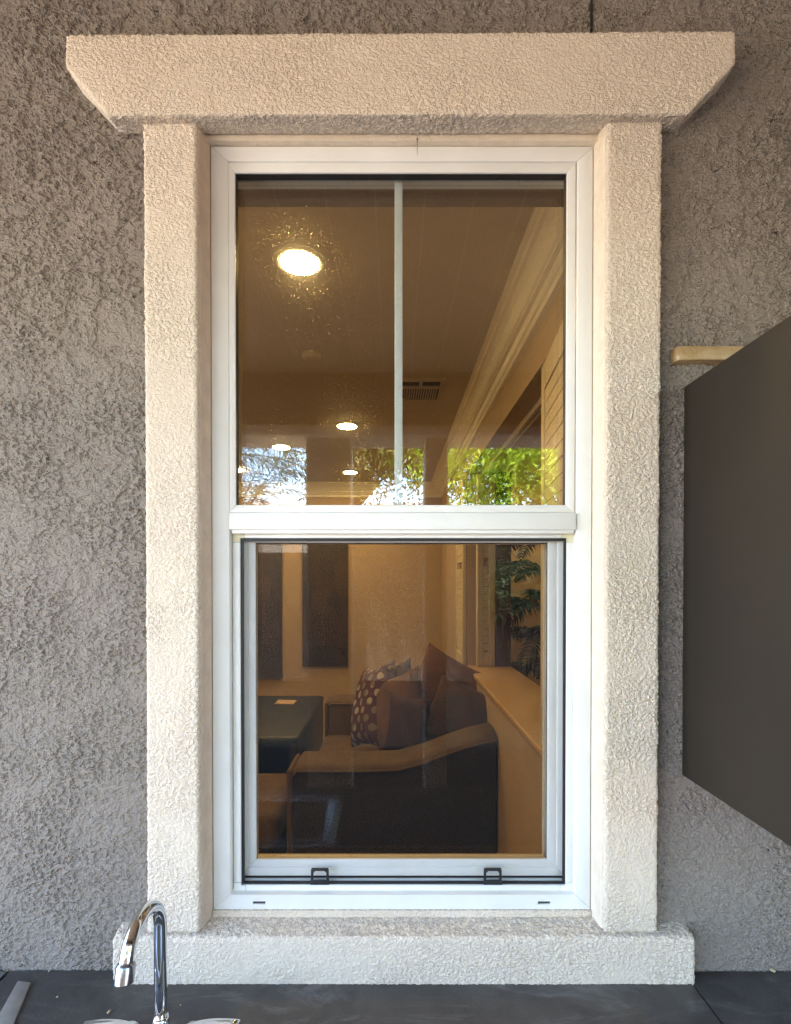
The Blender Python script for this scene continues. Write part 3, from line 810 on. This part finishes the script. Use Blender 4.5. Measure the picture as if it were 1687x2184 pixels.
# shutter track and shutters
def shutter(name, lab, P0, P1, z0, z1, th, grp='cream shutters folded at the side opening'):
    """a louvred panel standing between plan points P0 and P1"""
    d = Vector((P1[0] - P0[0], P1[1] - P0[1], 0)); L = d.length; d.normalize(); nrm = Vector((-d.y, d.x, 0))
    t = thing(name, lab, 'shutter', (P0[0], P0[1], z0), grp)
    def bx(m_, u0, u1, w0, w1, a, b):
        vs_ = []
        for z in (a, b):
            for wv in (w0, w1):
                for u in (u0, u1):
                    q = Vector((P0[0], P0[1], 0)) + d * u + nrm * wv; vs_.append((q.x, q.y, z))
        m_.add(vs_, [(0, 2, 3, 1), (4, 5, 7, 6), (0, 1, 5, 4), (2, 6, 7, 3), (0, 4, 6, 2), (1, 3, 7, 5)])
    for u0, u1 in ((0, .045), (L - .045, L)):
        m_ = MB(); bx(m_, u0, u1, -th / 2, th / 2, z0, z1); m_.build('stile', M['shutter'], t, bevel=.002)
    for a, b in ((z0, z0 + .09), (z1 - .09, z1), ((z0 + z1) / 2 - .03, (z0 + z1) / 2 + .03)):
        m_ = MB(); bx(m_, .0452, L - .0452, -th / 2 + .002, th / 2 - .002, a, b); m_.build('rail', M['shutter'], t, bevel=.002)
    m_ = MB(); zz = z0 + .11
    while zz < z1 - .1:
        if abs(zz - (z0 + z1) / 2) > .05: bx(m_, .046, L - .046, -th * .3, th * .3, zz, zz + .0455)
        zz += .05
    lv_ = m_.build('louvres', M['shutter'], t); lv_['kind'] = 'stuff'
    return t
shutter('shutter', 'cream shutter panel swung flat against the far stretch of the right wall', (XW - .02, YR1 + .02), (XW - .02, YR1 + .42), ZL - .02, ZHD - .02, .028)
shutter('shutter', 'narrow cream shutter leaf standing at the far end of the ledge', (.585, YR1 - .05), (.715, YR1 - .02), ZL + .004, ZHD - .02, .03)
shutter('shutter', 'cream shutter leaf swung towards the room at the near end of the opening', (.548, 1.86), (.505, 1.46), ZL + .004, ZHD - .005, .03)
tk = MB(); tk.box(.615, .628, YR0, YR1, ZHD - .03, ZHD - .001); tk.box(.645, .66, YR0, YR1, ZHD - .022, ZHD - .001)
tag(tk.build('shutter_track', M['paint_white']), 'white shutter track under the head of the side opening', 'track')
# dark casing at far end of opening
cs = MB(); cs.box(.72, XD + .05, YR1 - .045, YR1 - .005, ZL + .001, ZHD - .002)
tag(cs.build('opening_casing', M['cush_char']), 'dark casing strip at the far end of the ledge', 'casing')

# ------------------------------------------------------------------ room: ceiling fittings
def ceil_light(px, py, lab):
    q = atZ(px, py, ZC)
    t = thing('ceiling_light', lab, 'ceiling light', (q.x, q.y, ZC), 'round lit ceiling lights in the room')
    MB().lathe([(.083, 0), (.083, -.004), (.074, -.008), (.064, -.0085), (.064, -.001)], (q.x, q.y, ZC), 40).build('trim_ring', M['lampring'], t, smooth=False)
    MB().lathe([(.0635, -.002), (.0632, -.0105), (.05, -.013), (.01, -.014)], (q.x, q.y, ZC), 40).build('lens', M['lamp'], t, smooth=True)
ceil_light(639, 556, 'largest lit round ceiling light, high behind the upper pane')
ceil_light(740, 907, 'lit ceiling light midway, between the largest one and the lowest one')
ceil_light(747, 1006, 'lowest lit ceiling light seen over the taupe post')
ceil_light(600, 952, 'lit ceiling light seen against the mirrored sky at the left')
for x, y, wh in ((-1.5, 1.9, 'nearest the front wall'), (-2.2, 3.4, 'nearest the left wall'), (-1.5, 4.9, 'nearest the far wall')):
    t = thing('ceiling_light', 'round lit ceiling light in the unseen side of the room, ' + wh, 'ceiling light', (x, y, ZC), 'round lit ceiling lights in the room')
    MB().lathe([(.0635, -.002), (.0632, -.0105), (.05, -.013), (.01, -.014)], (x, y, ZC), 40).build('lens', M['lamp'], t, smooth=True)
hl = thing('ceiling_light', 'round lit ceiling light in the hall beyond the side opening', 'ceiling light', (1.55, 4.9, ZC), 'round lit ceiling lights in the room')
MB().lathe([(.0635, -.002), (.0632, -.0105), (.05, -.013), (.01, -.014)], (1.55, 4.9, ZC), 40).build('lens', M['lamp'], hl, smooth=True)
q = atZ(667, 755, ZC)
sd_ = thing('smoke_detector', 'small round smoke detector on the room ceiling', 'smoke detector', (q.x, q.y, ZC))
MB().lathe([(.05, 0), (.05, -.012), (.046, -.02), (.03, -.026), (.008, -.027)], (q.x, q.y, ZC), 36).build('body', M['ceiling'], sd_, smooth=True)
# air vent
vx0, vx1 = .025, .275; va = atZ(900, 805, ZC).y; vb = atZ(900, 853, ZC).y
vt = thing('air_vent', 'ceiling air vent with fine slats behind the upper pane', 'vent', ((vx0 + vx1) / 2, (va + vb) / 2, ZC))
MB_ = MB()
zf0, zf1 = ZC - .012, ZC - .0005
ys = [va, va + .03, va + .105, va + .125, vb - .03 if vb - .03 > va + .16 else va + .25, vb]
MB_.box(vx0, vx1, ys[0], ys[1], zf0, zf1); MB_.box(vx0, vx1, ys[2], ys[3], zf0, zf1); MB_.box(vx0, vx1, ys[4], ys[5], zf0, zf1)
MB_.box(vx0, vx0 + .02, ys[1], ys[4], zf0, zf1); MB_.box(vx1 - .02, vx1, ys[1], ys[4], zf0, zf1)
MB_.box((vx0 + vx1) / 2 - .008, (vx0 + vx1) / 2 + .008, ys[1], ys[2], zf0, zf1)
MB_.build('frame', M['grey_metal'], vt)
box('duct', M['vent_dark'], vt, vx0 + .01, vx1 - .01, ys[1] - .005, ys[4] + .005, ZC - .003, ZC - .0008)
ml = MB(); xx = vx0 + .024
while xx < vx1 - .026:
    ml.box(xx, xx + .0055, ys[3], ys[4], ZC - .0115, ZC - .006); xx += .0135
ml.build('slats', M['grey_metal'], vt)['kind'] = 'stuff'

# ------------------------------------------------------------------ room: sofa
sofa = thing('sofa', 'brown two-seat sofa with a dark side, its back to the ledge', 'sofa', (0, 3.3, 0))
YA0, YA1 = 2.57, 2.84
def arm(y0, y1, body):
    # top line of the arm, in plan from the front (low) to the back (swept up)
    tl = [(623, 1652), (632, 1640), (770, 1640), (850, 1637), (905, 1622), (960, 1601), (1010, 1584), (1060, 1573)]
    top = [atY(x, y, YA0) for x, y in tl]
    tx = [(p_.x, p_.z) for p_ in top]
    lo = .06
    poly = [(tx[0][0], lo)] + [(x, z - .012) for x, z in tx] + [(tx[-1][0], lo)]
    a = MB().prism([(x, y0 + .006, z) for x, z in poly], [(x, y1 - .006, z) for x, z in poly]).build('arm', M[body], sofa, bevel=.01)
    # padded top roll: a strip with rounded section
    m_ = MB(); ns = 9; vs_ = []; fs_ = []
    for (x, z) in tx:
        for i in range(ns):
            a_ = math.pi * i / (ns - 1)
            vs_.append((x, (y0 + y1) / 2 - (y1 - y0) / 2 * math.cos(a_), z - .014 + .034 * math.sin(a_) ** .6))
    for j in range(len(tx) - 1):
        for i in range(ns - 1):
            fs_.append((j * ns + i, j * ns + i + 1, (j + 1) * ns + i + 1, (j + 1) * ns + i))
    fs_.append(tuple(range(ns))); fs_.append(tuple((len(tx) - 1) * ns + i for i in range(ns)))
    m_.add(vs_, fs_); m_.build('arm_pad', M['sofa_top'], a, smooth=True)
    MB().tube([(x, y0 + .002, z - .014) for x, z in tx], .005, 8).build('piping', M['piping'], a, smooth=True)
    # front facing of the arm
    xf = tx[0][0]
    MB().box(xf - .03, xf - .001, y0, y1, lo, tx[1][1] - .008).build('arm_front', M['sofa_top'], a, bevel=.012)
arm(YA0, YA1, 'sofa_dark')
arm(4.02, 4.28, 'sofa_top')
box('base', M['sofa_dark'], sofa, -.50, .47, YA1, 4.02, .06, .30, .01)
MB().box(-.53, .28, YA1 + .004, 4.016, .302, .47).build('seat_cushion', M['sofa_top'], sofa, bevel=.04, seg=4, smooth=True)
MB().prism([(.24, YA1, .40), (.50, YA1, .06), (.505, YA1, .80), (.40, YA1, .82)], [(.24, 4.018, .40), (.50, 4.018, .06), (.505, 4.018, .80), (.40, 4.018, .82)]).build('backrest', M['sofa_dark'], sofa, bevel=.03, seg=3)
for x in (-.45, .42):
    for y in (YA0 + .06, 4.2):
        box('leg', M['sofa_dark'], sofa, x - .02, x + .02, y - .02, y + .02, 0, .0599)

def pillow(name, lab, mat, px, py, Y, w_, h_, t_, yaw, tilt, roll, backmat=None):
    c = atY(px, py, Y)
    n = 16; m_ = MB(); vs_ = []; fs_ = []
    for side_ in (1, -1):
        base = len(vs_)
        for j in range(n + 1):
            for i in range(n + 1):
                u = -1 + 2 * i / n; v = -1 + 2 * j / n
                x = w_ / 2 * u * (1 - .10 * (1 - v * v)); y = h_ / 2 * v * (1 - .10 * (1 - u * u))
                z = side_ * t_ / 2 * max(0, (1 - u ** 4) * (1 - v ** 4)) ** .55 + .006 * math.sin(7 * u + 3 * v)
                vs_.append((x, y, z))
        for j in range(n):
            for i in range(n):
                a = base + j * (n + 1) + i
                f = (a, a + 1, a + n + 2, a + n + 1); fs_.append(f if side_ > 0 else f[::-1])
    o = MB().add(vs_, fs_).build(name, mat, None, smooth=True)
    bm = bmesh.new(); bm.from_mesh(o.data); bmesh.ops.remove_doubles(bm, verts=bm.verts, dist=.0004); bm.to_mesh(o.data); bm.free()
    o.data.polygons.foreach_set('use_smooth', [True] * len(o.data.polygons))
    if backmat is not None:
        o.data.materials.append(backmat)
        for pl in o.data.polygons:
            if pl.normal.z < -.02: pl.material_index = 1
    # local +z is the face normal; yaw 0 faces the camera (-Y)
    o.rotation_euler = (Matrix.Rotation(R(yaw), 3, 'Z') @ Matrix.Rotation(R(90 - tilt), 3, 'X') @ Matrix.Rotation(R(roll), 3, 'Z')).to_euler()
    o.location = c
    return tag(o, lab, 'cushion', 'cushions on the sofa')
pillow('cushion', 'wine red cushion with cream polka dots, front of the row', M['dots'], 796, 1503, 3.42, .44, .56, .18, -66, 18, 16)
pillow('cushion', 'small dark plum cushion peeping out behind the polka dot one', M['cush_plum'], 842, 1478, 3.80, .40, .44, .13, -50, 14, 22)
pillow('cushion', 'tan velvet cushion in the middle of the row, half hidden', M['cush_tan'], 852, 1522, 3.16, .40, .52, .17, -54, 15, 22)
pillow('cushion', 'wine velvet cushion in front of the tan one, facing the window', M['cush_wine'], 868, 1546, 2.97, .25, .34, .13, -12, 14, -5)
pillow('cushion', 'large rust coloured cushion, tallest of the row', M['cush_rust'], 950, 1500, 3.36, .58, .62, .20, -18, 18, -24)
pillow('cushion', 'charcoal checked cushion leaning in the sofa corner by the ledge', M['cush_char'], 985, 1530, 3.00, .44, .40, .20, -14, 26, -22)

# low slate cabinet/table at left with a paper on it
zt_ = .62
q1 = atZ(640, 1572, zt_); q2 = atZ(688, 1483, zt_)
tb = thing('low_table', 'low slate blue table with an open front at the left of the room', 'table', (-1.4, (q1.y + q2.y) / 2, 0))
tx1 = (q1.x + q2.x) / 2
MB().box(-2.2, tx1, q1.y, q2.y, zt_ - .05, zt_).build('top', M['slate'], tb, bevel=.02, seg=3)
box('side_panel', M['slate'], tb, tx1 - .06, tx1 - .005, q1.y + .01, q2.y - .01, 0, zt_ - .0505, .01)
box('side_panel', M['slate'], tb, -2.19, -2.14, q1.y + .01, q2.y - .01, 0, zt_ - .0505, .01)
box('back_panel', M['slate_in'], tb, -2.139, tx1 - .061, q2.y - .05, q2.y - .012, 0, zt_ - .051)
box('shelf', M['slate_in'], tb, -2.139, tx1 - .061, q1.y + .03, q2.y - .051, .20, .23)
pq = atZ(610, 1498, zt_)
pp = MB().prism([(pq.x - .085, pq.y - .07, zt_ + .001), (pq.x + .08, pq.y - .085, zt_ + .001), (pq.x + .085, pq.y + .06, zt_ + .001), (pq.x - .08, pq.y + .075, zt_ + .001)],
                [(pq.x - .085, pq.y - .07, zt_ + .006), (pq.x + .08, pq.y - .085, zt_ + .006), (pq.x + .085, pq.y + .06, zt_ + .006), (pq.x - .08, pq.y + .075, zt_ + .006)]).build('paper_card', M['paper'])
tag(pp, 'small printed card lying on the slate blue table', 'card')
# brown ottoman in front of the sofa
zo = .44
ot = thing('ottoman', 'round edged brown ottoman between the sofa and the slate table', 'ottoman', (-.95, 3.0, 0))
MB().box(-1.25, -.60, 2.66, 3.30, .24, zo).build('seat', M['sofa_top'], ot, bevel=.06, seg=5, smooth=True)
box('base', M['sofa_dark'], ot, -1.22, -.63, 2.69, 3.27, .05, .25, .01)
for x in (-1.19, -.66):
    for y in (2.72, 3.24): box('foot', M['sofa_dark'], ot, x - .02, x + .02, y - .02, y + .02, 0, .0499)

# wall art
for (x0, x1, yb_, mt, lb) in ((645, 742, 1421, 'art1', 'tall dark abstract canvas on the far wall, the right one'), (500, 601, 1447, 'art2', 'tall dark abstract canvas on the far wall, the left one hung lower')):
    a = atY(x0, yb_, YBK - .035); b = atY(x1, yb_, YBK - .035)
    t = thing('wall_canvas', lb, 'wall art', ((a.x + b.x) / 2, YBK - .02, a.z), 'pair of tall canvases on the far wall')
    box('canvas', M[mt], t, a.x, b.x, YBK - .036, YBK - .001, a.z, a.z + 1.62, .003)

# potted palm in the hall beyond the ledge
def frond(m_, base, yaw, L, droop, rise, nl=26, lw=.012, ll=.20, hang=.5):
    d = Vector((math.cos(yaw), math.sin(yaw), 0)); sdv = Vector((-d.y, d.x, 0))
    pts = []
    for i in range(nl + 1):
        t_ = i / nl
        pts.append(Vector(base) + d * (L * t_ * (1 - .25 * t_ * droop)) + Vector((0, 0, rise * math.sin(t_ * 1.7) - droop * L * t_ ** 2.2)))
    m_.tube([pts[i] for i in range(0, nl + 1, 2)], [max(.0018, .011 * (1 - i / nl)) * (L / 1.2) for i in range(0, nl + 1, 2)], 5)
    for i in range(3, nl + 1):
        t_ = i / nl; p_ = pts[i]; tg = (pts[min(i + 1, nl)] - pts[i - 1]).normalized()
        l_ = ll * math.sin(math.pi * min(1, .18 + .8 * t_)) ** .7 * random.uniform(.85, 1.1)
        for s_ in (-1, 1):
            dv = (tg * random.uniform(.45, .75) + sdv * s_ * .85 + Vector((0, 0, -hang * random.uniform(.6, 1.3)))).normalized()
            e_ = p_ + dv * l_; mid = p_ + dv * l_ * .45 + Vector((0, 0, .12 * l_)); wv = tg * lw
            m_.add([p_ - wv * .4, p_ + wv * .4, mid + wv, e_, mid - wv], [(0, 1, 2, 4), (4, 2, 3)])
pl = thing('potted_palm', 'dark leafy potted palm behind the ledge at the right', 'plant', (1.15, 4.0, 0))
m_ = MB()
for zz_, nfr in ((.95, 10), (1.2, 11), (1.45, 11), (1.7, 10), (1.95, 7)):
    for i in range(nfr):
        frond(m_, (1.18 + random.uniform(-.05, .05), 3.95 + random.uniform(-.06, .06), zz_), 2 * math.pi * i / nfr + random.uniform(-.3, .3), random.uniform(.42, .62), random.uniform(.3, .7), random.uniform(.10, .24), 24, .013, .19, .35)
m_.build('fronds', M['plant'], pl)['kind'] = 'stuff'
MB().tube([(1.18, 3.95, .3), (1.17, 3.96, 1.1), (1.19, 3.95, 1.95)], [.03, .022, .012], 8).build('stem', M['bark'], pl, smooth=True)
MB().lathe([(.14, 0), (.19, .34), (.195, .36), (.17, .36), (.16, .3)], (1.18, 3.95, 0), 24).build('pot', M['pot'], pl, smooth=True)

# ------------------------------------------------------------------ yard behind the camera (seen mirrored in the panes)
fe = thing('block_fence', 'tan slump block garden wall at the end of the yard', 'fence', (0, -6.6, 0))
box('mortar_core', M['mortar'], fe, -9, 9, -6.72, -6.53, 0, 2.10)
box('mortar_core', M['mortar'], fe, -.95, 9, -6.719, -6.531, 2.10, 2.74)
fb = MB()
for r_ in range(13):
    z0 = .005 + r_ * .205
    x = (-9 if r_ < 10 else -.95) + (.2 if r_ % 2 else 0)
    while x < 9:
        jx = random.uniform(-.004, .004); jy = random.uniform(0, .012)
        fb.box(x + .006, x + .396 + jx, -6.53, -6.505 + jy, z0 + .006, z0 + .198); x += .405
fb.build('blocks', M['block'], fe)['kind'] = 'stuff'
cp = MB(); x = -9
while x < 9:
    zc2 = 2.10 if x + .405 < -.95 else 2.74
    cp.box(x + .004, x + .40, -6.76, -6.48, zc2, zc2 + .06); x += .405
cp.build('cap_blocks', M['block'], fe)['kind'] = 'stuff'

nh = thing('neighbour_house', 'neighbouring house with a pale ribbed roof beyond the garden wall', 'house', (-2, -18, 0))
box('wall', M['farwall'], nh, -7, 1.9, -24, -16.2, 0, 4.35)
rm = MB()
rm.prism([(-7.4, -15.7, 4.30), (2.3, -15.7, 4.30), (-1.0, -20, 5.05), (-5, -20, 5.05)], [(-7.4, -15.7, 4.38), (2.3, -15.7, 4.38), (-1.0, -20, 5.13), (-5, -20, 5.13)])
rm.prism([(2.3, -15.7, 4.30), (2.3, -24.3, 4.30), (-1.0, -20, 5.05)], [(2.3, -15.7, 4.38), (2.3, -24.3, 4.38), (-1.0, -20, 5.13)])
roof_ = rm.build('roof', M['roofing'], nh)
rib = MB(); x = -7.2
while x < 2.2:
    yt = -20 if -5 < x < -1.0 else (-15.7 - 4.3 * (2.3 - x) / 3.3 if x >= -1 else -15.7 - 4.3 * (x + 7.4) / 2.4)
    zt2 = 4.38 + .75 * (-15.7 - yt) / 4.3
    rib.tube([(x, -15.68, 4.385), (x, yt, zt2 + .005)], .05, 6); x += .22
rib.build('tile_ribs', M['roofing'], roof_)['kind'] = 'stuff'

def leaves(m_, pts, size, asp):
    for p_ in pts:
        a = Vector(rng.normal(0, 1, 3)).normalized(); b = a.cross(Vector(rng.normal(0, 1, 3))).normalized()
        l_ = size * random.uniform(.7, 1.3); wd = l_ * asp
        a = (a + Vector((0, 0, -.6))).normalized(); b = (b - a * b.dot(a)).normalized()
        m_.add([p_, p_ + a * l_ * .5 + b * wd, p_ + a * l_, p_ + a * l_ * .5 - b * wd], [(0, 1, 2, 3)])
def tree(label, c, rx, ry, rz, mat, nspray, per, height_trunk, trunk_xy, sp_len=.8, size=.09, keep=None):
    t = thing('tree', label, 'tree', (trunk_xy[0], trunk_xy[1], 0), 'trees standing in the yard')
    b_ = MB(); c = Vector(c); base = Vector((trunk_xy[0], trunk_xy[1], 0))
    fork = Vector((base.x * .7 + c.x * .3, base.y * .7 + c.y * .3, height_trunk))
    b_.tube([base, base * .5 + fork * .5 + Vector((.05, .03, 0)), fork], [.15, .12, .10], 10)
    lf = MB()
    for i in range(nspray):
        dv = Vector(rng.normal(0, 1, 3)).normalized()
        r_ = random.random() ** .4
        s0 = c + Vector((dv.x * rx * r_, dv.y * ry * r_, dv.z * rz * r_))
        if i < 26:
            b_.tube([fork, (fork + s0) / 2 + Vector((random.uniform(-.2, .2), random.uniform(-.2, .2), .15)), s0], [.03, .016, .004], 6)
        out = Vector((dv.x, dv.y, 0)) * .5 + Vector((random.uniform(-.4, .4), random.uniform(-.4, .4), 0))
        pts = []
        L = sp_len * random.uniform(.6, 1.2)
        for j in range(per):
            tt = random.random()
            p_ = s0 + out * L * tt * .8 + Vector((0, 0, .1 * tt - L * .9 * tt * tt)) + Vector(rng.normal(0, .055, 3))
            pts.append(p_)
        leaves(lf, pts, size, .17)
    b_.build('trunk', M['bark'], t, smooth=True)
    lf.build('crown', M[mat], t)['kind'] = 'stuff'
tree('bright yellow-green tree mirrored at the right of the upper pane', (2.05, -4.9, 3.75), 1.75, 1.1, 1.0, 'leaf_bright', 640, 60, 2.2, (2.6, -5.3))
tree('olive green weeping tree mirrored beside the centre bar', (-.15, -5.7, 4.25), .95, .9, .8, 'leaf_olive', 420, 60, 2.6, (-1.0, -6.0), 1.0)
pt = thing('palm_tree', 'feathery palm mirrored against the sky at the left', 'palm tree', (-2.55, -5.4, 0))
MB().tube([(-2.55, -5.4, 0), (-2.5, -5.38, 2), (-2.42, -5.35, 3.5)], [.17, .14, .12], 12).build('trunk', M['bark'], pt, smooth=True)
fr_ = MB()
for i in range(34):
    frond(fr_, (-2.42, -5.35, 3.5 + .012 * i), 2 * math.pi * i * .382 + random.uniform(-.2, .2), random.uniform(1.3, 1.75), random.uniform(.15, .75), random.uniform(.3, .9) if i > 8 else random.uniform(0, .3), 40, .008, .42, .55)
for i in range(16):
    frond(fr_, (-2.35 + random.uniform(-.1, .1), -5.5, 2.45), 2 * math.pi * i * .382, random.uniform(1.1, 1.5), random.uniform(.1, .4), random.uniform(.7, 1.5), 40, .007, .40, .4)
fr_.build('fronds', M['leaf_palm'], pt)['kind'] = 'stuff'
sh = thing('shrub', 'sunlit bushy shrub mirrored near the right edge of the lower pane', 'shrub', (1.55, -4.0, 0))
sm_ = MB(); st_ = MB()
for i in range(90):
    a = random.uniform(0, 6.28); r_ = random.random() ** .5
    top = Vector((1.55 + .42 * r_ * math.cos(a), -4.0 + .35 * r_ * math.sin(a), 1.98 - .35 * r_ * r_ - random.uniform(0, .5)))
    st_.tube([(1.55 + .1 * math.cos(a), -4.0 + .1 * math.sin(a), 0), top], [.012, .004], 5)
    leaves(sm_, [top + Vector(rng.normal(0, .09, 3)) for _ in range(45)], .09, .12)
sm_.build('foliage', M['leaf_shrub'], sh)['kind'] = 'stuff'
st_.build('stems', M['bark'], sh)['kind'] = 'stuff'
